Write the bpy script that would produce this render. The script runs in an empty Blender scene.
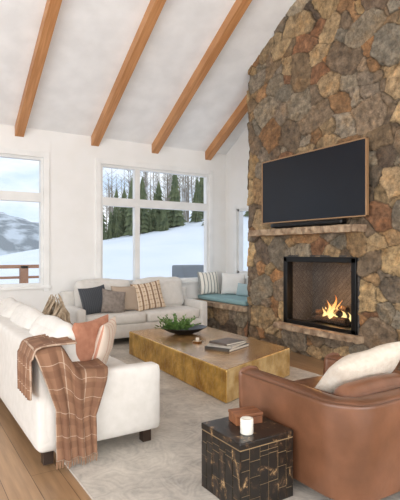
import bpy, bmesh, math, random
import numpy as np
from mathutils import Vector, Matrix, noise
random.seed(7); np.random.seed(7)
S=bpy.context.scene
COL=S.collection

# ------------------------------------------------------------ helpers
def lin(c):
    r=[]
    for v in c[:3]:
        v=v/255.0
        r.append(v/12.92 if v<=0.04045 else ((v+0.055)/1.055)**2.4)
    return (r[0],r[1],r[2],1.0)
def new_mat(name):
    m=bpy.data.materials.new(name); m.use_nodes=True
    nt=m.node_tree
    return m,nt,nt.nodes["Principled BSDF"]
def M(name,col,rough=.6,metal=0.,col2=None,vs=4.,bump=None,stretch=(1,1,1),sheen=0.,ramp=(.35,.65),detail=5,coat=0.):
    m,nt,b=new_mat(name)
    b.inputs['Roughness'].default_value=rough
    b.inputs['Metallic'].default_value=metal
    if sheen: b.inputs['Sheen Weight'].default_value=sheen
    if coat: b.inputs['Coat Weight'].default_value=coat
    tc=nt.nodes.new('ShaderNodeTexCoord'); mp=nt.nodes.new('ShaderNodeMapping')
    mp.inputs['Scale'].default_value=stretch
    nt.links.new(tc.outputs['Object'],mp.inputs['Vector'])
    if col2 is None:
        col2=tuple(max(0,c*0.96) for c in col)
    n=nt.nodes.new('ShaderNodeTexNoise'); n.inputs['Scale'].default_value=vs; n.inputs['Detail'].default_value=detail
    nt.links.new(mp.outputs[0],n.inputs['Vector'])
    cr=nt.nodes.new('ShaderNodeValToRGB')
    cr.color_ramp.elements[0].position=ramp[0]; cr.color_ramp.elements[1].position=ramp[1]
    cr.color_ramp.elements[0].color=lin(col); cr.color_ramp.elements[1].color=lin(col2)
    nt.links.new(n.outputs['Fac'],cr.inputs['Fac']); nt.links.new(cr.outputs[0],b.inputs['Base Color'])
    if bump:
        n2=nt.nodes.new('ShaderNodeTexNoise'); n2.inputs['Scale'].default_value=bump[0]; n2.inputs['Detail'].default_value=4
        nt.links.new(mp.outputs[0],n2.inputs['Vector'])
        bp=nt.nodes.new('ShaderNodeBump'); bp.inputs['Strength'].default_value=bump[1]; bp.inputs['Distance'].default_value=bump[2]
        nt.links.new(n2.outputs['Fac'],bp.inputs['Height']); nt.links.new(bp.outputs[0],b.inputs['Normal'])
    return m
def stripe_mat(name,base,lines,axis='U'):
    m,nt,b=new_mat(name); b.inputs['Roughness'].default_value=.9
    uv=nt.nodes.new('ShaderNodeTexCoord'); sp=nt.nodes.new('ShaderNodeSeparateXYZ')
    nt.links.new(uv.outputs['UV'],sp.inputs[0])
    rgb=nt.nodes.new('ShaderNodeRGB'); rgb.outputs[0].default_value=lin(base); cur=rgb.outputs[0]
    for ax,rep,off,wid,col,fac in lines:
        mu=nt.nodes.new('ShaderNodeMath'); mu.operation='MULTIPLY_ADD'; mu.inputs[1].default_value=rep; mu.inputs[2].default_value=off
        nt.links.new(sp.outputs[0 if ax=='U' else 1],mu.inputs[0])
        fr=nt.nodes.new('ShaderNodeMath'); fr.operation='FRACT'; nt.links.new(mu.outputs[0],fr.inputs[0])
        lt=nt.nodes.new('ShaderNodeMath'); lt.operation='LESS_THAN'; lt.inputs[1].default_value=wid; nt.links.new(fr.outputs[0],lt.inputs[0])
        ml=nt.nodes.new('ShaderNodeMath'); ml.operation='MULTIPLY'; ml.inputs[1].default_value=fac; nt.links.new(lt.outputs[0],ml.inputs[0])
        mx=nt.nodes.new('ShaderNodeMix'); mx.data_type='RGBA'
        nt.links.new(ml.outputs[0],mx.inputs[0]); nt.links.new(cur,mx.inputs[6]); mx.inputs[7].default_value=lin(col)
        cur=mx.outputs[2]
    nt.links.new(cur,b.inputs['Base Color'])
    return m

def obj_from(name,verts,faces,mat,parent=None,smooth=False,uvs=None):
    me=bpy.data.meshes.new(name); me.from_pydata([tuple(v) for v in verts],[],faces); me.update()
    if uvs is not None:
        ul=me.uv_layers.new(name='UVMap')
        for l in me.loops: ul.data[l.index].uv=uvs[l.vertex_index]
    o=bpy.data.objects.new(name,me); COL.objects.link(o)
    if mat: me.materials.append(mat)
    if smooth:
        for p in me.polygons: p.use_smooth=True
    if parent: o.parent=parent
    return o
def empty(name,loc=(0,0,0),rz=0):
    e=bpy.data.objects.new(name,None); e.empty_display_size=.1; e.location=loc; e.rotation_euler=(0,0,rz); COL.objects.link(e); return e
BF=[(0,3,2,1),(4,5,6,7),(0,1,5,4),(1,2,6,5),(2,3,7,6),(3,0,4,7)]
def bv(a,b):
    x0,y0,z0=a;x1,y1,z1=b
    return [(x0,y0,z0),(x1,y0,z0),(x1,y1,z0),(x0,y1,z0),(x0,y0,z1),(x1,y0,z1),(x1,y1,z1),(x0,y1,z1)]
def boxes(name,lst,mat,parent=None,bevel=0):
    V=[];F=[]
    for a,b in lst:
        k=len(V); V+=bv(a,b); F+=[tuple(i+k for i in f) for f in BF]
    o=obj_from(name,V,F,mat,parent)
    if bevel:
        m=o.modifiers.new('bevel','BEVEL'); m.width=bevel; m.segments=2; m.limit_method='ANGLE'
    return o
def box(name,a,b,mat,parent=None,bevel=0): return boxes(name,[(a,b)],mat,parent,bevel)
def rbox(name,size,r,mat,parent=None,loc=(0,0,0),rot=(0,0,0),n=12,puff=(0,0,0),wr=0.0,seed=0):
    hx,hy,hz=[s/2 for s in size]; r=min(r,hx,hy,hz)
    bm=bmesh.new(); bmesh.ops.create_cube(bm,size=2)
    bmesh.ops.subdivide_edges(bm,edges=bm.edges[:],cuts=n,use_grid_fill=True)
    for v in bm.verts:
        u=[math.sin(c*math.pi/2) for c in v.co]
        p=Vector((u[0]*hx,u[1]*hy,u[2]*hz))
        i=Vector((max(-(hx-r),min(hx-r,p.x)),max(-(hy-r),min(hy-r,p.y)),max(-(hz-r),min(hz-r,p.z))))
        d=p-i
        if d.length>1e-6: d.normalize()
        q=i+d*r
        fx,fy,fz=1-u[0]**2,1-u[1]**2,1-u[2]**2
        q.x+=u[0]*puff[0]*fy*fz; q.y+=u[1]*puff[1]*fx*fz; q.z+=u[2]*puff[2]*fx*fy
        if wr:
            nn=noise.noise(Vector((q.x*5+seed,q.y*5,q.z*5)))
            q+=d*nn*wr if d.length else Vector((0,0,0))
        v.co=q
    me=bpy.data.meshes.new(name); bm.to_mesh(me); bm.free()
    for p in me.polygons: p.use_smooth=True
    o=bpy.data.objects.new(name,me); COL.objects.link(o); me.materials.append(mat)
    o.location=loc;o.rotation_euler=rot
    if parent:o.parent=parent
    return o
def pillow(name,w,h,t,mat,parent=None,loc=(0,0,0),rot=(0,0,0),n=18,seed=0):
    V=[];F=[];U=[]
    for s in (1,-1):
        k=len(V)
        for j in range(n+1):
            for i in range(n+1):
                u=-1+2*i/n; v=-1+2*j/n
                u2=math.sin(u*math.pi/2); v2=math.sin(v*math.pi/2)
                th=t/2*(max(0,(1-u2**2))*max(0,(1-v2**2)))**.38
                x=w/2*u2*(1-.07*(1-v2*v2)); z=h/2*v2*(1-.07*(1-u2*u2))
                z-=.02*h*(1-u2*u2)*(v2>0)*v2
                th*=1+.18*noise.noise(Vector((u2*2+seed,v2*2,s*3)))
                V.append((x,s*th,z)); U.append((u2*.5+.5,v2*.5+.5))
        for j in range(n):
            for i in range(n):
                a=k+j*(n+1)+i; f=(a,a+1,a+n+2,a+n+1)
                F.append(f if s<0 else f[::-1])
    o=obj_from(name,V,F,mat,parent,True,U)
    o.location=loc;o.rotation_euler=rot
    return o
def tube(V,F,p0,p1,r0,r1,n=6,cap=True):
    p0=Vector(p0);p1=Vector(p1);d=(p1-p0)
    if d.length<1e-6:return
    d.normalize(); a=d.orthogonal().normalized(); b=d.cross(a); k=len(V)
    for p,r in ((p0,r0),(p1,r1)):
        for i in range(n):
            t=2*math.pi*i/n; V.append(tuple(p+a*math.cos(t)*r+b*math.sin(t)*r))
    for i in range(n):
        j=(i+1)%n; F.append((k+i,k+j,k+n+j,k+n+i))
    if cap:
        F.append(tuple(k+i for i in range(n))[::-1]); F.append(tuple(k+n+i for i in range(n)))
def lathe(name,prof,mat,parent=None,loc=(0,0,0),n=32,sx=1,sy=1):
    V=[];F=[]
    for r,z in prof:
        for i in range(n):
            t=2*math.pi*i/n; V.append((r*math.cos(t)*sx,r*math.sin(t)*sy,z))
    for j in range(len(prof)-1):
        for i in range(n):
            k=(i+1)%n; F.append((j*n+i,j*n+k,(j+1)*n+k,(j+1)*n+i))
    o=obj_from(name,V,F,mat,parent,True); o.location=loc
    return o

# ------------------------------------------------------------ dims
H=1.3; XF=4.3; XR=5.0; YB=7.03; CH=3.07; PT=.575; RIDGE=1.0; YREAR=-5.0; XL=-3.2
def ceil_z(y):
    return CH+PT*(YB-y) if y>=RIDGE else CH+PT*(YB-RIDGE)-PT*(RIDGE-y)

# ------------------------------------------------------------ materials
m_wall=M('wall_paint',(238,237,235),.85,col2=(235,234,231),bump=(60,.05,.002))
m_ceil=M('ceiling_paint',(244,245,246),.9,bump=(60,.04,.002))
m_trim=M('trim_white',(240,240,238),.45)
m_beam=M('beam_fir',(200,146,98),.5,col2=(176,122,76),vs=3,stretch=(14,.7,.7),bump=(10,.15,.01))
m_linen=M('linen_white',(220,216,210),.95,col2=(212,208,201),vs=14,bump=(320,.15,.0015),sheen=.15)
m_legs=M('dark_wood_leg',(52,36,26),.4)
m_leather=M('leather_brown',(134,90,65),.36,col2=(102,67,46),vs=4.5,bump=(34,.16,.006),ramp=(.3,.7),detail=8)
m_cream=M('boucle_cream',(226,216,202),.95,bump=(70,.5,.008),col2=(216,204,188),vs=25)
m_black=M('black_metal',(20,20,21),.35,.4)
m_slab=M('sandstone_slab',(190,166,138),.88,col2=(140,116,94),vs=11,bump=(22,.8,.04),detail=9)
m_teal=M('teal_cushion',(142,176,180),.9,bump=(200,.3,.003))

# floor
m_floor,nt,b=new_mat('oak_floor')
tc=nt.nodes.new('ShaderNodeTexCoord'); mp=nt.nodes.new('ShaderNodeMapping'); mp.inputs['Rotation'].default_value=(0,0,math.pi/2)
nt.links.new(tc.outputs['Object'],mp.inputs[0])
br=nt.nodes.new('ShaderNodeTexBrick'); br.inputs['Scale'].default_value=1; br.inputs['Brick Width'].default_value=1.9; br.inputs['Row Height'].default_value=.16
br.inputs['Mortar Size'].default_value=.002; br.inputs['Color1'].default_value=lin((174,140,106)); br.inputs['Color2'].default_value=lin((154,122,90)); br.inputs['Mortar'].default_value=lin((98,74,52))
nt.links.new(mp.outputs[0],br.inputs['Vector'])
n=nt.nodes.new('ShaderNodeTexNoise'); n.inputs['Scale'].default_value=3; n.inputs['Detail'].default_value=8
mp2=nt.nodes.new('ShaderNodeMapping'); mp2.inputs['Scale'].default_value=(12,.8,1); nt.links.new(tc.outputs['Object'],mp2.inputs[0]); nt.links.new(mp2.outputs[0],n.inputs['Vector'])
mx=nt.nodes.new('ShaderNodeMix'); mx.data_type='RGBA'; mx.blend_type='MULTIPLY'; mx.inputs[0].default_value=.5
cr=nt.nodes.new('ShaderNodeValToRGB'); cr.color_ramp.elements[0].color=(.5,.46,.42,1); cr.color_ramp.elements[1].color=(1.1,1.08,1.04,1); cr.color_ramp.elements[0].position=.3;cr.color_ramp.elements[1].position=.65
nt.links.new(n.outputs['Fac'],cr.inputs[0]); nt.links.new(br.outputs[0],mx.inputs[6]); nt.links.new(cr.outputs[0],mx.inputs[7]); nt.links.new(mx.outputs[2],b.inputs['Base Color'])
b.inputs['Roughness'].default_value=.36

# rug: worn, faint medallion pattern
m_rug,nt,b=new_mat('rug_wool'); b.inputs['Roughness'].default_value=.97
tc=nt.nodes.new('ShaderNodeTexCoord')
w1=nt.nodes.new('ShaderNodeTexNoise'); w1.inputs['Scale'].default_value=2.4; w1.inputs['Detail'].default_value=12; w1.inputs['Roughness'].default_value=.78
wd=nt.nodes.new('ShaderNodeTexNoise'); wd.inputs['Scale'].default_value=3.5; wd.inputs['Detail'].default_value=3
vm=nt.nodes.new('ShaderNodeMix'); vm.data_type='RGBA'; vm.blend_type='ADD'; vm.inputs[0].default_value=.22
v1=nt.nodes.new('ShaderNodeTexVoronoi'); v1.inputs['Scale'].default_value=4.2; v1.feature='DISTANCE_TO_EDGE'
nt.links.new(tc.outputs['Object'],w1.inputs['Vector']); nt.links.new(tc.outputs['Object'],wd.inputs['Vector'])
nt.links.new(tc.outputs['Object'],vm.inputs[6]); nt.links.new(wd.outputs['Color'],vm.inputs[7]); nt.links.new(vm.outputs[2],v1.inputs['Vector'])
sn=nt.nodes.new('ShaderNodeMath'); sn.operation='MULTIPLY'; sn.inputs[1].default_value=48; nt.links.new(v1.outputs['Distance'],sn.inputs[0])
sn2=nt.nodes.new('ShaderNodeMath'); sn2.operation='SINE'; nt.links.new(sn.outputs[0],sn2.inputs[0])
ad2=nt.nodes.new('ShaderNodeMath'); ad2.operation='MULTIPLY_ADD'; ad2.inputs[1].default_value=.032; nt.links.new(sn2.outputs[0],ad2.inputs[0]); nt.links.new(w1.outputs['Fac'],ad2.inputs[2])
cr=nt.nodes.new('ShaderNodeValToRGB'); cr.color_ramp.elements[0].position=.34; cr.color_ramp.elements[0].color=lin((158,152,145)); cr.color_ramp.elements[1].position=.66; cr.color_ramp.elements[1].color=lin((210,203,192))
e=cr.color_ramp.elements.new(.5); e.color=lin((188,181,171))
nt.links.new(ad2.outputs[0],cr.inputs[0]); nt.links.new(cr.outputs[0],b.inputs['Base Color'])

# stone
m_stone,nt,b=new_mat('field_stone'); b.inputs['Roughness'].default_value=.82
at=nt.nodes.new('ShaderNodeAttribute'); at.attribute_name='stone'
tc=nt.nodes.new('ShaderNodeTexCoord'); n=nt.nodes.new('ShaderNodeTexNoise'); n.inputs['Scale'].default_value=15; n.inputs['Detail'].default_value=12; n.inputs['Roughness'].default_value=.8
nt.links.new(tc.outputs['Object'],n.inputs['Vector'])
cr=nt.nodes.new('ShaderNodeValToRGB'); cr.color_ramp.elements[0].position=.34; cr.color_ramp.elements[1].position=.68; cr.color_ramp.elements[0].color=(.36,.35,.34,1); cr.color_ramp.elements[1].color=(1.75,1.7,1.6,1)
nt.links.new(n.outputs['Fac'],cr.inputs[0])
mx=nt.nodes.new('ShaderNodeMix'); mx.data_type='RGBA'; mx.blend_type='MULTIPLY'; mx.inputs[0].default_value=1
nt.links.new(at.outputs['Color'],mx.inputs[6]); nt.links.new(cr.outputs[0],mx.inputs[7])
n4=nt.nodes.new('ShaderNodeTexNoise'); n4.inputs['Scale'].default_value=4.2; n4.inputs['Detail'].default_value=8; n4.inputs['Roughness'].default_value=.7; nt.links.new(tc.outputs['Object'],n4.inputs['Vector'])
cr4=nt.nodes.new('ShaderNodeValToRGB'); cr4.color_ramp.elements[0].position=.50; cr4.color_ramp.elements[1].position=.66; cr4.color_ramp.elements[0].color=(0,0,0,1); cr4.color_ramp.elements[1].color=(.5,.5,.5,1)
nt.links.new(n4.outputs['Fac'],cr4.inputs[0])
mx2=nt.nodes.new('ShaderNodeMix'); mx2.data_type='RGBA'; mx2.blend_type='MIX'; nt.links.new(cr4.outputs[0],mx2.inputs[0]); nt.links.new(mx.outputs[2],mx2.inputs[6])
mx3=nt.nodes.new('ShaderNodeMix'); mx3.data_type='RGBA'; mx3.blend_type='MULTIPLY'; mx3.inputs[0].default_value=1; nt.links.new(mx.outputs[2],mx3.inputs[6]); mx3.inputs[7].default_value=(1.38,1.1,.76,1)
nt.links.new(mx3.outputs[2],mx2.inputs[7]); nt.links.new(mx2.outputs[2],b.inputs['Base Color'])
bp=nt.nodes.new('ShaderNodeBump'); bp.inputs['Strength'].default_value=.9; bp.inputs['Distance'].default_value=.03
n3=nt.nodes.new('ShaderNodeTexNoise'); n3.inputs['Scale'].default_value=16; n3.inputs['Detail'].default_value=9; n3.inputs['Roughness'].default_value=.7; nt.links.new(tc.outputs['Object'],n3.inputs['Vector'])
nt.links.new(n3.outputs['Fac'],bp.inputs['Height']); nt.links.new(bp.outputs[0],b.inputs['Normal'])

# ------------------------------------------------------------ stone panels
PAL=[(136,116,92),(158,136,106),(124,108,90),(146,114,82),(122,110,96),(166,144,112),(130,120,106),(136,100,74),(114,99,83),(150,124,92),(128,112,94),(170,146,110),(122,115,103),(150,114,80),(140,129,112),(106,92,79)]
def stone_panel(name,org,udir,ndir,W,Ht,res,holes=(),top=None,parent=None,seed=1):
    rng=np.random.RandomState(seed)
    sites=[];rad=[]
    for r,cnt in ((.22,W*Ht*10),(.15,W*Ht*26),(.09,W*Ht*60),(.05,W*Ht*70)):
        for _ in range(int(cnt)):
            p=rng.uniform([-.2,-.2],[W+.2,Ht+.2])
            if all((p[0]-q[0])**2+(p[1]-q[1])**2>(.82*(r+rq))**2 for q,rq in zip(sites,rad)):
                sites.append(p);rad.append(r)
    s=np.array(sites);w=np.array(rad);N=len(s)
    ang=rng.normal(0,.5,N); asp=np.sqrt(rng.uniform(1.0,2.2,N)); ca_,sa_=np.cos(ang),np.sin(ang)
    nu=int(W/res)+1;nv=int(Ht/res)+1
    uu=np.linspace(0,W,nu);vv=np.linspace(0,Ht,nv)
    Ug,Vg=np.meshgrid(uu,vv); P=np.stack([Ug.ravel(),Vg.ravel()],1)
    wob=np.array([(noise.noise(Vector((p[0]*16,p[1]*16,seed))),noise.noise(Vector((p[0]*16,p[1]*16,seed+9)))) for p in P])*.009
    Q=P+wob; i1=np.zeros(len(Q),int); e=np.zeros(len(Q))
    for k in range(0,len(Q),4000):
        q=Q[k:k+4000]
        dx=q[:,None,0]-s[None,:,0];dy=q[:,None,1]-s[None,:,1]
        a_=(dx*ca_+dy*sa_)/asp; b_=(-dx*sa_+dy*ca_)*asp
        # blend of round and box metric gives split-faced, angular outlines
        D=.45*(a_*a_+b_*b_)+.55*np.maximum(np.abs(a_),np.abs(b_))**2*1.35-w[None]**2*.9
        idx=np.argpartition(D,4,axis=1)[:,:5]
        dd=np.take_along_axis(D,idx,1); o=np.argsort(dd,1); idx=np.take_along_axis(idx,o,1); dd=np.take_along_axis(dd,o,1)
        a=idx[:,0];best=np.full(len(q),9.)
        for j in (1,2,3,4):
            bb=idx[:,j]; L=np.sqrt(((s[a]-s[bb])**2).sum(1))+1e-6
            best=np.minimum(best,(dd[:,j]-dd[:,0])/(2*L))
        i1[k:k+4000]=a;e[k:k+4000]=best
    pro=rng.uniform(.0,.032,N);tl=rng.uniform(-.13,.13,(N,2))
    t=np.clip(e/.007,0,1)
    rough=np.array([noise.fractal(Vector((p[0]*7,p[1]*11,seed*3.)),.8,2.,5) for p in P])
    h=t*(.016+pro[i1]+(tl[i1]*(Q-s[i1])).sum(1)+.012*rough)
    pal=np.array([lin(c)[:3] for c in PAL]); ci=rng.randint(0,len(PAL),N); br=rng.uniform(.72,1.2,N)
    mort=np.array(lin((82,70,56))[:3])
    tt=np.clip((e-.001)/.005,0,1)[:,None]
    c=pal[ci[i1]]*br[i1][:,None]*(1+.35*rough[:,None])
    c=np.clip(c*tt+mort*(1-tt),0,1)
    org=Vector(org);U=Vector(udir);Nn=Vector(ndir)
    V=[tuple(org+U*p[0]+Vector((0,0,p[1]))+Nn*hh) for p,hh in zip(P,h)]
    if top:
        V=[(v[0],v[1],min(v[2],top(v[1])+.02)) for v in V]
    F=[]
    for j in range(nv-1):
        for i in range(nu-1):
            cu=(uu[i]+uu[i+1])/2;cv=(vv[j]+vv[j+1])/2
            if any(a<cu<b2 and c0<cv<d0 for a,b2,c0,d0 in holes):continue
            if top and org.z+vv[j]>top((org+U*cu).y)+.02:continue
            k=j*nu+i;F.append((k,k+1,k+nu+1,k+nu))
    if U.cross(Vector((0,0,1))).dot(Nn)<0: F=[f[::-1] for f in F]
    ob=obj_from(name,V,F,m_stone,parent,True)
    ca=ob.data.color_attributes.new(name='stone',type='FLOAT_COLOR',domain='POINT')
    ca.data.foreach_set('color',np.concatenate([c,np.ones((len(c),1))],1).astype(np.float32).ravel())
    return ob

# ------------------------------------------------------------ room shell
box('floor',(XL-.1,YREAR-.1,-.1),(XR+.1,YB+.15,0),m_floor)
W1=(.1,1.766);W2=(2.61,4.635);WZ=(.8,2.68)
T=.15
boxes('wall_back',[((XL,YB,0),(W1[0],YB+T,3.2)),((W1[1],YB,0),(W2[0],YB+T,3.2)),((W2[1],YB,0),(XR+.12,YB+T,3.2)),
  ((W1[0],YB,0),(W1[1],YB+T,WZ[0])),((W1[0],YB,WZ[1]),(W1[1],YB+T,3.2)),
  ((W2[0],YB,0),(W2[1],YB+T,WZ[0])),((W2[0],YB,WZ[1]),(W2[1],YB+T,3.2))],m_wall)
NW=(5.62,6.69);NZ=(.92,2.06)
zr=min(3.06,ceil_z(YREAR)-.1)
def joined(name,bl,extra,mat):
    V=[];F=[]
    for a,b in bl:
        k=len(V);V+=bv(a,b);F+=[tuple(i+k for i in f) for f in BF]
    for v,f in extra:
        k=len(V);V+=v;F+=[tuple(i+k for i in g) for g in f]
    return obj_from(name,V,F,mat)
def wallpoly(x0,x1,pr):
    V=[(x0,y,z) for y,z in pr]+[(x1,y,z) for y,z in pr]; n=len(pr)
    return V,[tuple(range(n)),tuple(range(n,2*n))[::-1]]+[(i,(i+1)%n,n+(i+1)%n,n+i) for i in range(n)]
cz=ceil_z
joined('wall_right',[((XR,NW[1],0),(XR+.12,YB,2.4)),((XR,5.3,0),(XR+.12,NW[0],2.4)),((XR,NW[0],0),(XR+.12,NW[1],NZ[0])),((XR,NW[0],NZ[1]),(XR+.12,NW[1],2.4))],
  [wallpoly(XR,XR+.12,[(YB,2.4),(YB,cz(YB)+.03),(5.3,cz(5.3)+.03),(5.3,2.4)]),
   wallpoly(XR,XR+.12,[(5.3,0),(5.3,cz(5.3)+.03),(RIDGE,cz(RIDGE)+.03),(YREAR,cz(YREAR)+.03),(YREAR,0)])],m_wall)
LW=(-3.6,4.6)
joined('wall_left',[((XL-.12,LW[1],0),(XL,YB,2.9)),((XL-.12,YREAR,0),(XL,LW[0],2.9)),((XL-.12,LW[0],0),(XL,LW[1],.3))],
  [wallpoly(XL-.12,XL,[(YB,2.9),(YB,cz(YB)+.03),(RIDGE,cz(RIDGE)+.03),(YREAR,cz(YREAR)+.03),(YREAR,2.9)])],m_wall)
boxes('wall_rear',[((XL,YREAR-.12,0),(-2.6,YREAR,zr+.5)),((4.4,YREAR-.12,0),(XR+.12,YREAR,zr+.5)),((-2.6,YREAR-.12,2.75),(4.4,YREAR,zr+.5))],m_wall)
V=[];F=[]
for ya,yb2 in ((YB+T,RIDGE),(RIDGE,YREAR-.12)):
    k=len(V); za=CH+PT*(YB-ya) if ya>=RIDGE else cz(ya); zb=cz(yb2)
    for x in (XL-.12,XR+.12):
        V+=[(x,ya,za),(x,yb2,zb),(x,yb2,zb+.12),(x,ya,za+.12)]
    F+=[(k,k+1,k+2,k+3),(k+4,k+7,k+6,k+5),(k,k+4,k+5,k+1),(k+3,k+2,k+6,k+7),(k,k+3,k+7,k+4),(k+1,k+5,k+6,k+2)]
obj_from('ceiling',V,F,m_ceil)
for i,x in enumerate([4.61,3.56,2.53,1.42,.4,-.65,-1.7,-2.75]):
    w=.06;V=[]
    for y in (YB-.002,RIDGE):
        zc=cz(y); V+=[(x-w,y,zc-.14),(x+w,y,zc-.14),(x+w,y,zc),(x-w,y,zc)]
    o=obj_from('ceiling_beam',V,[(0,1,2,3),(4,7,6,5),(0,4,5,1),(1,5,6,2),(2,6,7,3),(3,7,4,0)],m_beam)
boxes('baseboard_back',[((XL,YB-.018,0),(XF,YB,.13))],m_trim)
boxes('baseboard_left',[((XL,YREAR,0),(XL+.018,YB,.13))],m_trim)
boxes('baseboard_right',[((XR-.018,YREAR,0),(XR,1.9,.13))],m_trim)

# glass
m_glass=bpy.data.materials.new('window_glass'); m_glass.use_nodes=True; nt=m_glass.node_tree; nt.nodes.clear()
tr=nt.nodes.new('ShaderNodeBsdfTransparent'); gl=nt.nodes.new('ShaderNodeBsdfGlossy'); gl.inputs['Roughness'].default_value=.3; mxs=nt.nodes.new('ShaderNodeMixShader'); mxs.inputs[0].default_value=.012
ou=nt.nodes.new('ShaderNodeOutputMaterial'); nt.links.new(tr.outputs[0],mxs.inputs[1]); nt.links.new(gl.outputs[0],mxs.inputs[2]); nt.links.new(mxs.outputs[0],ou.inputs[0])
m_vinyl=M('window_frame_vinyl',(232,232,230),.4)
def window_y(name,x0,x1,z0,z1,y,mull=(),transom=None):
    p=empty(name,(0,0,0))
    c=.07
    i_=.012
    boxes('casing',[((x0-c,y-.025,z0-c),(x0+i_,y+.004,z1+c)),((x1-i_,y-.025,z0-c),(x1+c,y+.004,z1+c)),((x0,y-.025,z1-i_),(x1,y+.004,z1+c)),((x0-c-.02,y-.05,z0-.03),(x1+c+.02,y+.004,z0+i_))],m_trim,p,.004)
    f=.05;L=[((x0+.001,y+.006,z0),(x0+f,y+.1,z1)),((x1-f,y+.006,z0),(x1-.001,y+.1,z1)),((x0+f,y+.008,z0),(x1-f,y+.1,z0+f)),((x0+f,y+.008,z1-f),(x1-f,y+.1,z1))]
    for m in mull: L.append(((m-.045,y+.010,z0+f),(m+.045,y+.098,z1-f)))
    if transom: L.append(((x0+f,y+.001,transom-.065),(x1-f,y+.105,transom+.065)))
    boxes('frame',L,m_vinyl,p)
    box('glass',(x0+.02,y+.062,z0+.02),(x1-.02,y+.066,z1-.02),m_glass,p)
window_y('window_1',W1[0],W1[1],WZ[0],WZ[1],YB,(),2.09)
window_y('window_2',W2[0],W2[1],WZ[0],WZ[1],YB,(3.25,),2.09)
p=empty('window_3')
y0,y1=NW;z0,z1=NZ;f=.05
boxes('frame',[((XR+.004,y0,z0),(XR+.1,y0+f,z1)),((XR+.004,y1-f,z0),(XR+.1,y1,z1)),((XR+.004,y0,z0),(XR+.1,y1,z0+f)),((XR+.004,y0,z1-f),(XR+.1,y1,z1))],m_vinyl,p)
boxes('casing',[((XR-.025,y0-.07,z0-.07),(XR+.004,y0+.01,z1+.07)),((XR-.025,y1-.01,z0-.07),(XR+.004,y1+.07,z1+.07)),((XR-.025,y0,z1-.01),(XR+.004,y1,z1+.07)),((XR-.04,y0-.07,z0-.07),(XR+.004,y1+.07,z0+.01))],m_trim,p)
box('glass',(XR+.05,y0+.01,z0+.01),(XR+.054,y1-.01,z1-.01),m_glass,p)
p=empty('window_4')
L=[((XL-.1,LW[0],.3),(XL-.03,LW[1],.36)),((XL-.1,LW[0],2.84),(XL-.03,LW[1],2.9))]
for k in range(6):
    yy=LW[0]+(LW[1]-LW[0]-.06)*k/5; L.append(((XL-.1,yy,.3),(XL-.03,yy+.06,2.9)))
boxes('frame',L,m_vinyl,p)
p=empty('window_5')
L=[((-2.6,YREAR-.1,0),(4.4,YREAR-.03,.08)),((-2.6,YREAR-.1,2.67),(4.4,YREAR-.03,2.75))]
for k in range(6):
    xx=-2.6+(6.94)*k/5; L.append(((xx,YREAR-.1,0),(xx+.06,YREAR-.03,2.75)))
boxes('frame',L,m_vinyl,p)

# ------------------------------------------------------------ fireplace
fp=empty('stone_fireplace')
CY0,CY1=2.0,5.48
FB=(3.53,4.69,.375,1.232)
stone_panel('stone_face',(XF+.03,CY0,0),(0,1,0),(-1,0,0),CY1-CY0,5.99,.0104,[(FB[0]-CY0,FB[1]-CY0,FB[2],FB[3])],lambda y:cz(y),fp,3)
stone_panel('stone_side_far',(XF+.03,CY1,0),(1,0,0),(0,1,0),XR-XF-.03,4.0,.03,(),lambda y:cz(CY1),fp,5)
stone_panel('stone_side_near',(XF+.03,CY0,0),(1,0,0),(0,-1,0),XR-XF-.03,6.0,.04,(),lambda y:cz(CY0),fp,6)
m_brick,nt,b=new_mat('firebox_brick'); b.inputs['Roughness'].default_value=.9
tc=nt.nodes.new('ShaderNodeTexCoord'); sx=nt.nodes.new('ShaderNodeSeparateXYZ'); cx=nt.nodes.new('ShaderNodeCombineXYZ')
nt.links.new(tc.outputs['Object'],sx.inputs[0])
ad=nt.nodes.new('ShaderNodeMath'); nt.links.new(sx.outputs[0],ad.inputs[0]); nt.links.new(sx.outputs[1],ad.inputs[1])
nt.links.new(ad.outputs[0],cx.inputs[0]); nt.links.new(sx.outputs[2],cx.inputs[1])
mp=nt.nodes.new('ShaderNodeMapping'); mp.inputs['Rotation'].default_value=(0,0,math.pi/4); nt.links.new(cx.outputs[0],mp.inputs[0])
br=nt.nodes.new('ShaderNodeTexBrick'); br.inputs['Scale'].default_value=1; br.inputs['Brick Width'].default_value=.10; br.inputs['Row Height'].default_value=.05; br.inputs['Mortar Size'].default_value=.003
br.inputs['Color1'].default_value=lin((92,88,84)); br.inputs['Color2'].default_value=lin((78,74,71)); br.inputs['Mortar'].default_value=lin((56,53,51))
nt.links.new(mp.outputs[0],br.inputs['Vector']); nt.links.new(br.outputs[0],b.inputs['Base Color'])
a0,a1,c0,c1=FB;xd=XF+.5
boxes('firebox',[((xd,a0,c0),(xd+.03,a1,c1)),((XF,a0-.03,c0),(xd,a0,c1)),((XF,a1,c0),(xd,a1+.03,c1)),((XF,a0-.03,c0-.03),(xd,a1+.03,c0)),((XF,a0-.03,c1),(xd,a1+.03,c1+.03))],m_brick,fp)
fr=.06;x0=XF-.03;x1=XF+.08
boxes('firebox_frame',[((x0,a0-.01,c0),(x1,a0+fr,c1)),((x0,a1-fr,c0),(x1,a1+.01,c1)),((x0,a0-.01,c1-fr),(x1,a1+.01,c1+.01)),((x0,a0-.01,c0),(x1,a1+.01,c0+.05))],m_black,fp,.006)
box('firebox_glass',(XF+.03,a0+.05,c0+.04),(XF+.034,a1-.05,c1-.05),m_glass,fp)
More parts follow.
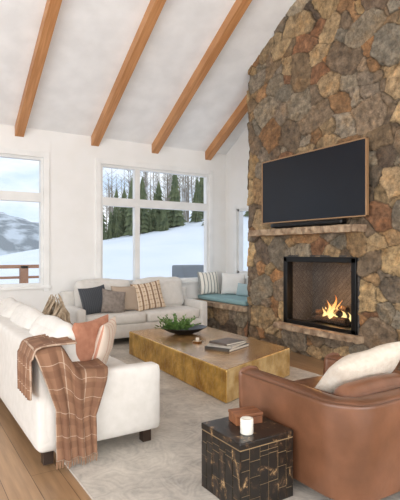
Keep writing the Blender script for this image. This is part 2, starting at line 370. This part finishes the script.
def slab(name,a,b,parent,seed,amp=.018):
    o=box(name,a,b,m_slab,parent)
    bm=bmesh.new(); bm.from_mesh(o.data)
    bmesh.ops.subdivide_edges(bm,edges=[e for e in bm.edges if abs(e.verts[0].co.y-e.verts[1].co.y)>.1],cuts=70)
    bmesh.ops.subdivide_edges(bm,edges=[e for e in bm.edges if abs(e.verts[0].co.z-e.verts[1].co.z)>.02],cuts=4)
    for v in bm.verts:
        q=v.co*13+Vector((seed,0,0)); v.co.x+=noise.noise(q)*amp*1.8; v.co.z+=noise.noise(q+Vector((5,5,5)))*amp*.45
    bm.to_mesh(o.data); bm.free(); return o
slab('mantel_slab',(XF-.2,3.40,1.52),(XF+.03,5.22,1.60),fp,1)
slab('hearth_sill',(XF-.13,3.42,.305),(XF+.03,4.78,.375),fp,8)
m_log=M('charred_log',(92,68,50),.9,col2=(30,24,20),vs=14,bump=(30,.8,.02))
lg=[((4.52,3.85,.46),(4.5,4.38,.47),.05),((4.66,3.8,.47),(4.68,4.42,.46),.055),((4.5,3.95,.55),(4.68,4.25,.56),.042),((4.48,4.32,.53),(4.68,4.05,.57),.038),((4.58,3.9,.6),(4.6,4.25,.62),.035)]
V=[];F=[]
for p0,p1,r in lg: tube(V,F,p0,p1,r,r*.85,10)
obj_from('gas_logs',V,F,m_log,fp)
L=[((4.45,3.8+.06*i,.39),(4.74,3.81+.06*i,.41)) for i in range(11)]
boxes('log_grate',L,m_black,fp)
m_flame=bpy.data.materials.new('flame'); m_flame.use_nodes=True; nt=m_flame.node_tree; nt.nodes.clear()
tc=nt.nodes.new('ShaderNodeTexCoord'); sz=nt.nodes.new('ShaderNodeSeparateXYZ'); nt.links.new(tc.outputs['Generated'],sz.inputs[0])
cr=nt.nodes.new('ShaderNodeValToRGB'); cr.color_ramp.elements[0].color=lin((255,226,150)); cr.color_ramp.elements[1].color=lin((245,130,42)); cr.color_ramp.elements[0].position=.15;cr.color_ramp.elements[1].position=.9
nt.links.new(sz.outputs[2],cr.inputs[0]); em=nt.nodes.new('ShaderNodeEmission'); em.inputs[1].default_value=1.6; nt.links.new(cr.outputs[0],em.inputs[0])
trn=nt.nodes.new('ShaderNodeBsdfTransparent'); lw=nt.nodes.new('ShaderNodeLayerWeight'); lw.inputs[0].default_value=.5; mxs=nt.nodes.new('ShaderNodeMixShader')
nt.links.new(lw.outputs['Facing'],mxs.inputs[0]); nt.links.new(em.outputs[0],mxs.inputs[1]); nt.links.new(trn.outputs[0],mxs.inputs[2])
ou=nt.nodes.new('ShaderNodeOutputMaterial'); nt.links.new(mxs.outputs[0],ou.inputs[0])
V=[];F=[]
for (fx,fy,hh,rr) in [(4.56,4.1,.31,.045),(4.58,4.03,.25,.04),(4.55,4.17,.24,.045),(4.6,4.25,.17,.03),(4.57,3.95,.19,.035),(4.5,4.08,.2,.04),(4.5,4.2,.15,.035),(4.6,3.88,.11,.025),(4.52,4.0,.15,.03),(4.53,4.3,.1,.02)]:
    k=len(V);n=10;m=14
    for j in range(m+1):
        t=j/m; r=rr*math.sin(math.pi*min(1,(t*.93+.07))**.6)*(1-t)**.45+.0005
        ox=.02*math.sin(t*6+fy*30)*t; oy=.04*math.sin(t*5+fy*17)*t
        for i in range(n):
            a=2*math.pi*i/n; V.append((fx+ox+r*math.cos(a),fy+oy+r*math.sin(a)*1.1,.46+hh*t))
    for j in range(m):
        for i in range(n):
            q=(i+1)%n;F.append((k+j*n+i,k+j*n+q,k+(j+1)*n+q,k+(j+1)*n+i))
obj_from('flames',V,F,m_flame,fp,True)
l=bpy.data.lights.new('fire_glow','POINT'); l.energy=8; l.color=(1,.5,.18); l.shadow_soft_size=.08
lo=bpy.data.objects.new('fire_glow',l); lo.location=(4.45,4.08,.72); COL.objects.link(lo); lo.parent=fp

# TV
tv=empty('wall_mounted_tv',(XF-.12,0,0))
m_tvf=M('tv_bezel_bronze',(170,134,98),.35,.2)
m_scr=M('tv_screen',(17,22,31),.28,col2=(22,27,36),vs=.7)
m_scr.node_tree.nodes['Principled BSDF'].inputs['Specular IOR Level'].default_value=.3
y0,y1,z0,z1=3.30,5.02,1.68,2.52
box('panel',(0,y0+.012,z0+.012),(.035,y1-.012,z1-.012),m_black,tv)
boxes('bezel',[((-.012,y0,z0),(.03,y0+.014,z1)),((-.012,y1-.014,z0),(.03,y1,z1)),((-.012,y0,z0),(.03,y1,z0+.014)),((-.012,y0,z1-.014),(.03,y1,z1))],m_tvf,tv,.002)
box('screen',(-.004,y0+.014,z0+.014),(.0,y1-.014,z1-.014),m_scr,tv)
box('wall_bracket',(.035,3.95,1.9),(.15,4.35,2.3),m_black,tv)
rbox('soundbar',(.1,1.2,.062),.02,m_black,None,(XF-.12,4.2,1.644),n=6)

# window seat bench
bn=empty('stone_window_seat')
stone_panel('stone_front',(XF+.03,CY1+.02,0),(0,1,0),(-1,0,0),YB-CY1-.03,.42,.0125,(),None,bn,11)
box('bench_core',(XF+.04,CY1+.08,.0),(XR-.01,YB-.01,.42),m_slab,bn)
slab('bench_cap',(XF-.06,CY1+.03,.42),(XR-.01,YB-.02,.485),bn,4,.01)
rbox('seat_cushion',(.62,1.34,.08),.03,m_teal,bn,(XF+.36,6.3,.527),puff=(0,0,.008))
m_strp=stripe_mat('stripe_pillow',(232,228,218),[('U',6,0,.28,(120,124,122),.85)])
m_white=M('pillow_white',(236,234,230),.95,bump=(150,.3,.003))
pillow('throw_pillow',.42,.40,.14,m_strp,None,(4.50,6.84,.77),(math.radians(-12),0,0),seed=1)
pillow('throw_pillow',.42,.38,.15,m_white,None,(4.82,6.56,.76),(math.radians(-12),0,math.radians(-50)),seed=2)
m_blue=M('pillow_pale_blue',(176,198,202),.95,bump=(150,.3,.003))
pillow('throw_pillow',.36,.22,.12,m_blue,None,(4.8,6.2,.675),(math.radians(-14),0,math.radians(-80)),seed=3)

# ------------------------------------------------------------ sofas
def sofa(name,loc,rz,L,D,arm_h=.53,back_h=.72,top=.86,ncush=3,seat=.40,at=.13):
    p=empty(name,loc,rz)
    rbox('base_frame',(L-.02,D-.04,.2),.025,m_linen,p,(0,0,.19),n=6)
    rbox('back_frame',(L,.17,back_h-.09),.035,m_linen,p,(0,D/2-.085,.09+(back_h-.09)/2),n=8)
    for s,nm in ((-1,'arm_a'),(1,'arm_b')):
        rbox(nm,(at,D-.01,arm_h-.09),.035,m_linen,p,(s*(L/2-at/2),-.005,.09+(arm_h-.09)/2),n=8,puff=(.006,0,.005))
    iw=(L-2*at)/ncush
    for i in range(ncush):
        x=-L/2+at+iw*(i+.5)
        rbox(f'seat_cushion_{i+1}',(iw-.008,D-.2,.15),.045,m_linen,p,(x,-.1,seat-.045),puff=(0,.008,.014),wr=.004,seed=i)
        rbox(f'back_cushion_{i+1}',(iw-.03,.18,top-seat+.0),.085,m_linen,p,(x,D/2-.25,(top+seat)/2+.02),(math.radians(-9),0,0),puff=(0,.05,.03),wr=.02,seed=i*3+1)
    k=0
    for sx_ in (-1,1):
        for sy_ in (-1,1):
            k+=1;box(f'leg_{k}',(sx_*(L/2-.09)-.03,sy_*(D/2-.08)-.03,0),(sx_*(L/2-.09)+.03,sy_*(D/2-.08)+.03,.1),m_legs,p)
    return p
RZ=.012
sofa('sofa',(1.09,4.08,RZ),math.pi/2,2.44,.82,ncush=3,top=.79,back_h=.70)
sofa('sofa',(2.975,6.49,RZ),0,2.05,.80,ncush=2,top=.85)
m_dk=stripe_mat('pillow_charcoal',(62,66,72),[('U',14,0,.12,(104,106,108),.7)])
m_gr=M('pillow_greige',(150,140,132),.95,col2=(126,116,108),vs=20,bump=(150,.4,.004))
m_pat=stripe_mat('pillow_woven',(206,184,158),[('U',5,0,.3,(120,88,62),.8),('V',6,.2,.22,(140,112,88),.6),('U',10,.3,.15,(236,226,210),.8)])
m_lb=M('pillow_taupe',(176,158,140),.95,bump=(150,.4,.004))
A=math.radians(-18)
pillow('throw_pillow',.40,.40,.15,m_dk,None,(2.28,6.36,.63),(A,math.radians(-6),math.radians(6)),seed=4)
pillow('throw_pillow',.40,.38,.15,m_lb,None,(2.76,6.40,.63),(A,0,math.radians(-4)),seed=5)
pillow('throw_pillow',.36,.34,.14,m_gr,None,(2.54,6.30,.60),(A,math.radians(10),0),seed=6)
pillow('throw_pillow',.48,.43,.14,m_pat,None,(3.12,6.38,.65),(A,math.radians(-7),math.radians(-3)),seed=7)
m_tan=M('pillow_tan',(186,132,106),.95,col2=(168,114,90),vs=16,bump=(150,.4,.004))
m_cs=stripe_mat('pillow_cream_stripe',(222,206,190),[('U',5,.1,.12,(190,120,92),.8)])
pillow('throw_pillow',.44,.42,.15,m_tan,None,(1.09,3.17,.64),(math.radians(10),0,math.radians(40)),seed=9)
pillow('throw_pillow',.42,.40,.13,m_cs,None,(1.22,3.24,.62),(math.radians(16),0,math.radians(58)),seed=8)

# throw blanket
m_throw=stripe_mat('throw_plaid',(138,102,78),[('U',3,.0,.045,(198,178,158),.6),('U',3,.5,.32,(112,78,58),.6),('V',5,.0,.03,(198,178,158),.6),('V',5,.5,.3,(112,78,58),.5)])
th=empty('throw_blanket')
def cloth(name,fn,nu,nv,us=1,vs=1):
    V=[];U=[];F=[]
    for j in range(nv+1):
        for i in range(nu+1):
            V.append(fn(i/nu,j/nv)); U.append((i/nu*us,j/nv*vs))
    for j in range(nv):
        for i in range(nu):
            a=j*(nu+1)+i;F.append((a,a+1,a+nu+2,a+nu+1))
    o=obj_from(name,V,F,m_throw,th,True,U)
    s=o.modifiers.new('thick','SOLIDIFY'); s.thickness=.01; s.offset=0
    return o
def interp(path,t):
    ds=[0]
    for a,b in zip(path[:-1],path[1:]): ds.append(ds[-1]+(Vector(b)-Vector(a)).length)
    d=t*ds[-1]
    for i in range(len(path)-1):
        if d<=ds[i+1] or i==len(path)-2:
            f=(d-ds[i])/(ds[i+1]-ds[i]); return Vector(path[i]).lerp(Vector(path[i+1]),f)
def fnA(u,v):
    sp=.12+.11*max(0,min(1,(v-.35)/.4)); cx=.895-.015*v
    x=cx+(u-.5)*2*sp
    k=max(0,min(1,(x-.80)/.14)); k=k*k*(3-2*k)
    topz=.735*(1-k)+.565*k
    pa=[(2.805,.07),(2.815,.3),(2.82,topz-.06),(2.835,topz-.015),(2.87,topz+.005),(2.93,topz+.01),(3.03,topz+.02)]
    c=interp(pa,v)
    hang=1-max(0,min(1,(v-.62)/.2))
    fold=.020*math.sin(u*17+v*2.5)*(.3+.7*hang)
    y=c.x-abs(fold)*.8-.008*hang+fold*.3
    z=c.y+.006*math.sin(u*15+v*5)
    return (x,y,z)
cloth('draped_end',fnA,48,60,1,1.2)
def fnB(u,v):
    c=interp([(.90,.75),(.84,.745),(.76,.742),(.70,.738),(.662,.725),(.640,.68),(.635,.58),(.633,.45)],v)
    y=2.815+u*(.42-.12*v)+.02*math.sin(v*6)
    fold=.012*math.sin(u*18+v*3)
    return (c.x-abs(fold)*(1 if v>.55 else 0),y,c.y+abs(fold)*(.6 if v<.55 else 0))
cloth('draped_back',fnB,40,40,1.2,.9)
V=[];F=[]
for i in range(34):
    q=fnA(i/33,0); tube(V,F,q,(q[0]+random.uniform(-.006,.006),q[1],q[2]-.045),.003,.002,4)
obj_from('fringe',V,F,M('fringe_wool',(156,120,94),.95),th)

# ------------------------------------------------------------ rug
rg=box('area_rug',(.85,1.2,.0),(3.72,6.62,RZ),m_rug)

# ------------------------------------------------------------ coffee table
def metal_tbl(name,c1,c2,metal,rough,vs,bs=.6):
    return M(name,c1,rough,metal,col2=c2,vs=vs,bump=(24,bs,.02),ramp=(.32,.66),detail=10)
m_ts=metal_tbl('brass_side',(240,196,104),(176,130,56),.6,.28,6)
m_tt=metal_tbl('bronze_top',(214,172,116),(166,124,78),.5,.18,3.0,.12)
m_te=metal_tbl('brass_end',(250,224,168),(204,162,96),.5,.28,8)
N_=(2.33,3.27);R_=(3.44,3.68);F_=(3.5,5.62);L_=(2.44,5.54)
TT=.30
bm=bmesh.new()
bt=[bm.verts.new((x,y,RZ)) for x,y in (N_,R_,F_,L_)]; tp=[bm.verts.new((x,y,TT)) for x,y in (N_,R_,F_,L_)]
bm.faces.new(bt[::-1]); ft=bm.faces.new(tp); ft.material_index=1
for i in range(4):
    j=(i+1)%4; f=bm.faces.new((bt[i],bt[j],tp[j],tp[i])); f.material_index=2 if i==0 else 0
me=bpy.data.meshes.new('coffee_table'); bm.to_mesh(me); bm.free()
for m in (m_ts,m_tt,m_te): me.materials.append(m)
ct=bpy.data.objects.new('coffee_table',me); COL.objects.link(ct)
md=ct.modifiers.new('bevel','BEVEL'); md.width=.014; md.segments=3
bw=empty('bowl_with_greenery',(2.93,5.0,TT),math.radians(-20))
lathe('bowl',[(.001,.0),(.10,.0),(.12,.008),(.20,.035),(.27,.075),(.285,.085),(.27,.083),(.19,.048),(.10,.022),(.001,.018)],M('bowl_black',(30,30,32),.4),bw,n=40,sy=.8)
m_leaf=M('leaf_green',(84,122,58),.6,col2=(122,154,86),vs=30)
V=[];F=[]
for s in range(56):
    a=random.uniform(0,2*math.pi);r0=random.uniform(0,.10)
    p=Vector((-.08+r0*math.cos(a),r0*math.sin(a),.05)); d=Vector((math.cos(a)-.15,math.sin(a)*.8,random.uniform(.3,1.3))).normalized()
    Ls=random.uniform(.1,.23); q=p+d*Ls; q.z-=.02; tube(V,F,p,q,.003,.0015,4)
    for k in range(9):
        c=p.lerp(q,.25+.75*k/8); ld=(d+Vector((random.uniform(-1,1),random.uniform(-1,1),random.uniform(-.3,.7)))).normalized()
        sd=ld.cross(Vector((random.random(),random.random(),1))).normalized(); ll=random.uniform(.035,.055);ww=ll*.36
        k0=len(V);V+=[tuple(c),tuple(c+ld*ll*.5+sd*ww),tuple(c+ld*ll),tuple(c+ld*ll*.5-sd*ww)];F.append((k0,k0+1,k0+2,k0+3))
obj_from('leaves',V,F,m_leaf,bw)
bk=empty('book_stack',(2.9,4.05,TT),math.radians(22))
m_pg=M('book_pages',(232,226,214),.9)
z=0
for i,(w,d,t,c,rz) in enumerate([(.40,.30,.028,(90,88,86),0),(.36,.28,.022,(206,200,190),.12),(.30,.24,.02,(120,108,100),-.15)]):
    e=empty(f'book_{i+1}',(0,0,z),rz); e.parent=bk; mc=M(f'book_cover_{i}',c,.5,col2=tuple(int(v*.8) for v in c),vs=8)
    box('pages',(-w/2+.006,-d/2+.006,.003),(w/2-.006,d/2-.006,t-.003),m_pg,e)
    boxes('cover',[((-w/2,-d/2,0),(w/2,d/2,.003)),((-w/2,-d/2,t-.003),(w/2,d/2,t)),((-w/2,-d/2,0),(-w/2+.004,d/2,t))],mc,e)
    z+=t
cd=empty('brass_candle_dish',(2.78,4.45,TT))
lathe('dish',[(.001,0),(.04,0),(.055,.012),(.055,.016),(.035,.008),(.001,.006)],M('dish_brass',(170,130,70),.3,.9),cd,n=24)
lathe('candle_stub',[(.001,.008),(.02,.008),(.02,.05),(.001,.05)],M('wax_a',(236,230,218),.5),cd,n=20)

# ------------------------------------------------------------ side table & items
m_pet,nt,b=new_mat('petrified_wood'); b.inputs['Roughness'].default_value=.3
tc=nt.nodes.new('ShaderNodeTexCoord'); mp=nt.nodes.new('ShaderNodeMapping'); mp.inputs['Scale'].default_value=(1,1,.55); nt.links.new(tc.outputs['Object'],mp.inputs[0])
nz=nt.nodes.new('ShaderNodeTexNoise'); nz.inputs['Scale'].default_value=12; nz.inputs['Detail'].default_value=10; nz.inputs['Roughness'].default_value=.72; nz.inputs['Distortion'].default_value=1.2
nt.links.new(mp.outputs[0],nz.inputs['Vector'])
cr=nt.nodes.new('ShaderNodeValToRGB'); cr.color_ramp.elements[0].position=.52; cr.color_ramp.elements[0].color=lin((30,26,23)); cr.color_ramp.elements[1].position=.66; cr.color_ramp.elements[1].color=lin((188,156,112))
e=cr.color_ramp.elements.new(.59); e.color=lin((72,54,40))
nt.links.new(nz.outputs['Fac'],cr.inputs[0]); nt.links.new(cr.outputs[0],b.inputs['Base Color'])
m_joint=M('joint_dark_tan',(158,132,96),.6)
sz0=.36
st=empty('side_table',(1.58,2.03,0))
hw=.175
box('core',(-hw+.002,-hw+.002,RZ),(hw-.002,hw-.002,sz0-.008),m_joint,st)
bl=[]
for face in range(4):
    cs=[0,.17,.36,.52,.7,.86,1]
    for i in range(6):
        a0_=-hw+cs[i]*2*hw+.0018;a1_=-hw+cs[i+1]*2*hw-.0018
        off=random.uniform(0,.12); zs=[RZ,RZ+.05+off*.6,RZ+.15+off,RZ+.24+off*.4,sz0-.036]
        for j in range(4):
            zz0=zs[j];zz1=zs[j+1]-.0035
            o_=random.uniform(0,.002)
            if face==0: bl.append(((a0_,-hw-o_,zz0),(a1_,-hw+.01,zz1)))
            if face==1: bl.append(((a0_,hw-.01,zz0),(a1_,hw+o_,zz1)))
            if face==2: bl.append(((-hw-o_,a0_,zz0),(-hw+.01,a1_,zz1)))
            if face==3: bl.append(((hw-.01,a0_,zz0),(hw+o_,a1_,zz1)))
boxes('stone_tiles',bl,m_pet,st)
box('table_top',(-hw-.003,-hw-.003,sz0-.035),(hw+.003,hw+.003,sz0),m_pet,st,.006)
m_bx=M('wooden_box',(150,96,60),.5,col2=(110,66,40),vs=6,stretch=(1,6,1))
wb=empty('wooden_box',(1.62,2.09,sz0),math.radians(-12))
box('box_body',(-.078,-.055,0),(.078,.055,.04),m_bx,wb,.003); box('box_lid',(-.081,-.058,.042),(.081,.058,.06),m_bx,wb,.004)
lathe('pillar_candle',[(.001,0),(.032,0),(.034,.003),(.034,.074),(.031,.078),(.02,.073),(.001,.071)],M('candle_wax',(240,236,224),.5),None,(1.52,1.95,sz0),28)

# ------------------------------------------------------------ leather armchair
ac=empty('leather_armchair',(2.225,1.93,RZ),0)
hw=.42-.07;fy=.42;by=-.42+.07;R=.12
path=[]
for i in range(13): path.append((-hw,fy-(fy-(by+R))*i/12,0))
for i in range(1,10):
    a=math.pi+ (math.pi/2)*i/9; path.append((-hw+R+R*math.cos(a),by+R+R*math.sin(a),0))
for i in range(1,8): path.append((-hw+R+(2*hw-2*R)*i/8,by,0))
for i in range(0,10):
    a=1.5*math.pi+(math.pi/2)*i/9; path.append((hw-R+R*math.cos(a),by+R+R*math.sin(a),0))
for i in range(1,13): path.append((hw,by+R+(fy-(by+R))*i/12,0))
path=[Vector(p) for p in path]; NP=len(path)
t_=.066;zt=.55;zb=.045;cr_=.03
sec=[(t_*.97,zb),(t_,.15),(t_*1.03,.34)]
for a in range(0,91,18): sec.append((t_-cr_+cr_*math.cos(math.radians(a)),zt-cr_+cr_*math.sin(math.radians(a))))
sec.append((0,zt+.006))
for a in range(90,181,18): sec.append((-t_+cr_+cr_*math.cos(math.radians(a)),zt-cr_+cr_*math.sin(math.radians(a))))
sec+=[(-t_*1.03,.34),(-t_,.15),(-t_*.97,zb)]
V=[];F=[];ns=len(sec)
for i,p in enumerate(path):
    a=path[max(0,i-1)];b_=path[min(NP-1,i+1)];d=(b_-a).normalized();nr=Vector((d.y,-d.x,0))
    for (o_,z_) in sec:
        fl=max(0,z_-.1)*.06
        wv_=.005*noise.noise(Vector((p.x*6,p.y*6,z_*6)))
        V.append((p.x+nr.x*(o_+fl+wv_),p.y+nr.y*(o_+fl+wv_),z_+.008*noise.noise(Vector((p.x*4,p.y*4,2)))*(z_>.4)))
for i in range(NP-1):
    for j in range(ns):
        q=(j+1)%ns; F.append((i*ns+j,i*ns+q,(i+1)*ns+q,(i+1)*ns+j))
F.append(tuple(range(ns)));F.append(tuple((NP-1)*ns+j for j in range(ns))[::-1])
sh=obj_from('shell_arms_and_back',V,F,m_leather,ac,True)
bmv=sh.modifiers.new('bevel','BEVEL');bmv.width=.018;bmv.segments=3;bmv.limit_method='ANGLE';bmv.angle_limit=math.radians(60)
rbox('seat_base',(.70,.74,.24),.03,m_leather,ac,(0,.02,.17),n=6)
rbox('seat_cushion',(.56,.66,.14),.05,m_leather,ac,(0,.11,.36),puff=(0,.01,.015))
rbox('back_cushion',(.56,.15,.26),.06,m_leather,ac,(0,-.21,.445),(math.radians(8),0,0),puff=(0,.02,.02))
V=[];F=[]
for s in (1,-1):
    def off(i_):
        a_=path[max(0,i_-1)];c_=path[min(NP-1,i_+1)];d=(c_-a_).normalized();return path[i_]+Vector((d.y,-d.x,0))*(s*(t_-.004)+.027)+Vector((0,0,zt-.008))
    for i in range(NP-1): tube(V,F,off(i),off(i+1),.004,.004,5,False)
obj_from('welt_seam',V,F,M('leather_seam',(96,62,42),.5),ac)
k=0
for sx_ in (-1,1):
    for sy_ in (-1,1):
        k+=1;V=[];F=[];tube(V,F,(sx_*.3,sy_*.3,0),(sx_*.3,sy_*.3,.07),.018,.026,10);obj_from(f'leg_{k}',V,F,m_legs,ac)
pillow('throw_pillow',.66,.42,.2,m_cream,None,(2.33,1.91,.56),(math.radians(42),math.radians(-6),math.radians(2)),seed=12)

# ------------------------------------------------------------ corner table with driftwood sculpture
et=empty('round_side_table',(1.60,5.85,0))
lathe('top',[(.001,.38),(.21,.38),(.215,.385),(.215,.405),(.21,.41),(.001,.41)],M('side_wood',(150,112,78),.5,col2=(120,86,58)),et)
lathe('pedestal',[(.13,RZ),(.13,.03),(.04,.05),(.035,.37),(.08,.38)],m_legs,et)
V=[];F=[]
for i in range(80):
    a=random.uniform(0,6.28);r=random.uniform(.08,.19);p=Vector((r*math.cos(a),r*math.sin(a),.013)); t=random.uniform(.3,1)
    a2=a+random.uniform(.6,1.6);q=Vector(((.2-.15*t)*math.cos(a2),(.2-.15*t)*math.sin(a2),.02+.36*t)); m_=p.lerp(q,.5)*1.0; m_+=Vector((m_.x,m_.y,0))*.25
    tube(V,F,p,m_,.012,.011,6);tube(V,F,m_,q,.011,.005,6)
ds=obj_from('driftwood_sculpture',V,F,M('driftwood',(206,188,164),.9,col2=(160,140,116),vs=15),None)
ds.location=(1.60,5.85,.411)

# ------------------------------------------------------------ exterior
m_snow=M('snow',(246,248,252),.8,col2=(236,241,248),vs=.3,bump=(1.5,.3,.1))
nx,ny=90,70;V=[];F=[]
def terr(x,y):
    t=max(0,min(1,(y-9)/27)); t=t*t*(3-2*t)
    z=-.35+max(-1,.19*x+.1)*t + .15*noise.noise(Vector((x*.1,y*.1,0)))*t*2
    if y>38: z-= (y-38)*.05
    return z
for j in range(ny):
    for i in range(nx):
        x=-60+150*i/(nx-1); y=YB+.2+ (j/(ny-1))**1.8*110; V.append((x,y,terr(x,y)))
for j in range(ny-1):
    for i in range(nx-1):
        a=j*nx+i;F.append((a,a+1,a+nx+1,a+nx))
obj_from('snow_field_ground',V,F,m_snow,None,True)
box('snow_ground_around_house',(-60,-50,-.5),(90,YB+.3,-.36),m_snow)
V=[];F=[]
for k in range(260):
    ang=math.radians(random.uniform(18.5,50)); dist=random.uniform(50,68); x=dist*math.sin(ang);y=dist*math.cos(ang); z=terr(x,y)-.3
    fr_=(math.degrees(ang)-17)/20
    h=random.uniform(6,10.5)*(1 if fr_>.25 else .85); r=random.uniform(.04,.08); lean=random.uniform(-.3,.3)
    tpv=Vector((x+lean,y,z+h)); bs=Vector((x,y,z)); tube(V,F,bs,tpv,r,.02,5,False)
    for q in range(20):
        t=random.uniform(.3,1); c=bs.lerp(tpv,t); a=random.uniform(0,6.28); l_=random.uniform(.5,1.3)*(1.2-t*.6)
        tube(V,F,c,c+Vector((math.cos(a)*l_,math.sin(a)*l_,l_*.8)),.022,.01,3,False)
obj_from('bare_aspen_grove',V,F,M('aspen_bark',(168,158,144),.9,col2=(130,118,104),vs=1.5))
V=[];F=[]
def conifer(x,y,z,h,r):
    tube(V,F,(x,y,z),(x,y,z+h*.3),.1,.08,5,False)
    n=14;L_n=12
    for l_ in range(L_n):
        z0_=z+h*(.06+.92*l_/L_n); z1_=z0_+h*.16; rr=r*(1-l_/L_n)**.9+.06; k=len(V)
        for i in range(n):
            a=2*math.pi*i/n+l_; q=rr*(1 if i%2 else .5)*random.uniform(.75,1.2); V.append((x+q*math.cos(a),y+q*math.sin(a),z0_-(.03*h if i%2 else 0)))
        V.append((x,y,min(z1_,z+h)))
        for i in range(n): F.append((k+i,k+(i+1)%n,k+n))
for k in range(80):
    ang=math.radians(random.uniform(18.5,48))
    if k%2: ang=math.radians(random.uniform(18.5,29))
    dist=random.uniform(38,47);x=dist*math.sin(ang);y=dist*math.cos(ang)
    hh=random.uniform(1.4,2.8) if k%4 else random.uniform(3.5,6.2)
    conifer(x,y,terr(x,y)-.2,hh,hh*random.uniform(.15,.24))
obj_from('conifer_grove',V,F,M('conifer_green',(124,130,92),.9,col2=(92,102,74),vs=2))
V=[];F=[];nx,ny=120,30
for j in range(ny):
    for i in range(nx):
        x=-160+330*i/(nx-1); t=j/(ny-1); y=150+t*90
        pk=27*math.exp(-((x+5)/45)**2)+12*math.exp(-((x-70)/50)**2)+5
        V.append((x,y,-8+pk*math.sin(min(1,t*1.3)*math.pi/2)*(1+.2*noise.noise(Vector((x*.03,y*.03,1))))+1.5*noise.noise(Vector((x*.2,y*.2,4)))))
for j in range(ny-1):
    for i in range(nx-1):
        a=j*nx+i;F.append((a,a+1,a+nx+1,a+nx))
obj_from('distant_mountain',V,F,M('mountain_forest',(140,146,150),.95,col2=(206,212,218),vs=.16,detail=12,ramp=(.45,.62)),None,True)
m_rail=M('rail_cedar',(170,122,92),.7)
dr=empty('deck_railing')
L=[((-3.5,10.0,.97),(2.75,10.14,1.04)),((-3.5,10.03,.2),(2.75,10.1,.28))]
for x in (-3.4,-2.1,-.8,.6,2.05): L.append(((x,10.0,-.38),(x+.15,10.15,1.02)))
for zz in (.4,.58,.76): L.append(((-3.5,10.05,zz),(2.75,10.09,zz+.05)))
boxes('posts_and_rails',L,m_rail,dr)
gr=empty('covered_grill',(5.8,9.6,-.36))
m_gc=M('grill_cover',(122,126,130),.7)
rbox('cover',(.7,.6,1.1),.04,m_gc,gr,(0,0,.8),n=6); box('cart_base',(-.26,-.26,0),(.26,.26,.3),m_black,gr)

# ------------------------------------------------------------ world & lights
w=bpy.data.worlds.new('sky_world'); S.world=w; w.use_nodes=True; nt=w.node_tree; bg=nt.nodes['Background']
tc=nt.nodes.new('ShaderNodeTexCoord'); n=nt.nodes.new('ShaderNodeTexNoise'); n.inputs['Scale'].default_value=4; n.inputs['Detail'].default_value=6
mp=nt.nodes.new('ShaderNodeMapping'); mp.inputs['Scale'].default_value=(1,1,3); nt.links.new(tc.outputs['Generated'],mp.inputs[0]); nt.links.new(mp.outputs[0],n.inputs['Vector'])
cr=nt.nodes.new('ShaderNodeValToRGB'); cr.color_ramp.elements[0].position=.42; cr.color_ramp.elements[0].color=lin((196,216,240)); cr.color_ramp.elements[1].position=.6; cr.color_ramp.elements[1].color=lin((242,246,250))
nt.links.new(n.outputs['Fac'],cr.inputs[0]); nt.links.new(cr.outputs[0],bg.inputs[0]); bg.inputs[1].default_value=1.25
def area(name,loc,tgt,sx_,sy_,e,col=(1,1,1)):
    l=bpy.data.lights.new(name,'AREA'); l.shape='RECTANGLE'; l.size=sx_; l.size_y=sy_; l.energy=e; l.color=col
    o=bpy.data.objects.new(name,l); o.location=loc; d=Vector(tgt)-Vector(loc); o.rotation_euler=d.to_track_quat('-Z','Y').to_euler(); COL.objects.link(o)
area('fill_light_left',(XL+.1,.6,1.8),(3,2.8,2.5),7,2.4,265,(1,.99,.97))  # added out-of-view area fill inside the left wall, brightens the interior
area('fill_light_rear',(.9,YREAR+.1,1.6),(2.5,5,3.4),6.5,2.4,310,(1,.99,.97))  # extra area fill behind the camera, tilted up to lift ceiling and walls

# ------------------------------------------------------------ camera
c=bpy.data.cameras.new('camera'); co=bpy.data.objects.new('camera',c); COL.objects.link(co)
co.location=(0,0,H); co.rotation_euler=(math.pi/2,0,math.radians(-32.3)); c.lens=474/500*36; c.sensor_width=36; c.shift_y=.004; c.clip_end=600
S.camera=co
S.view_settings.view_transform='Standard'; S.view_settings.look='None'; S.view_settings.exposure=0.06
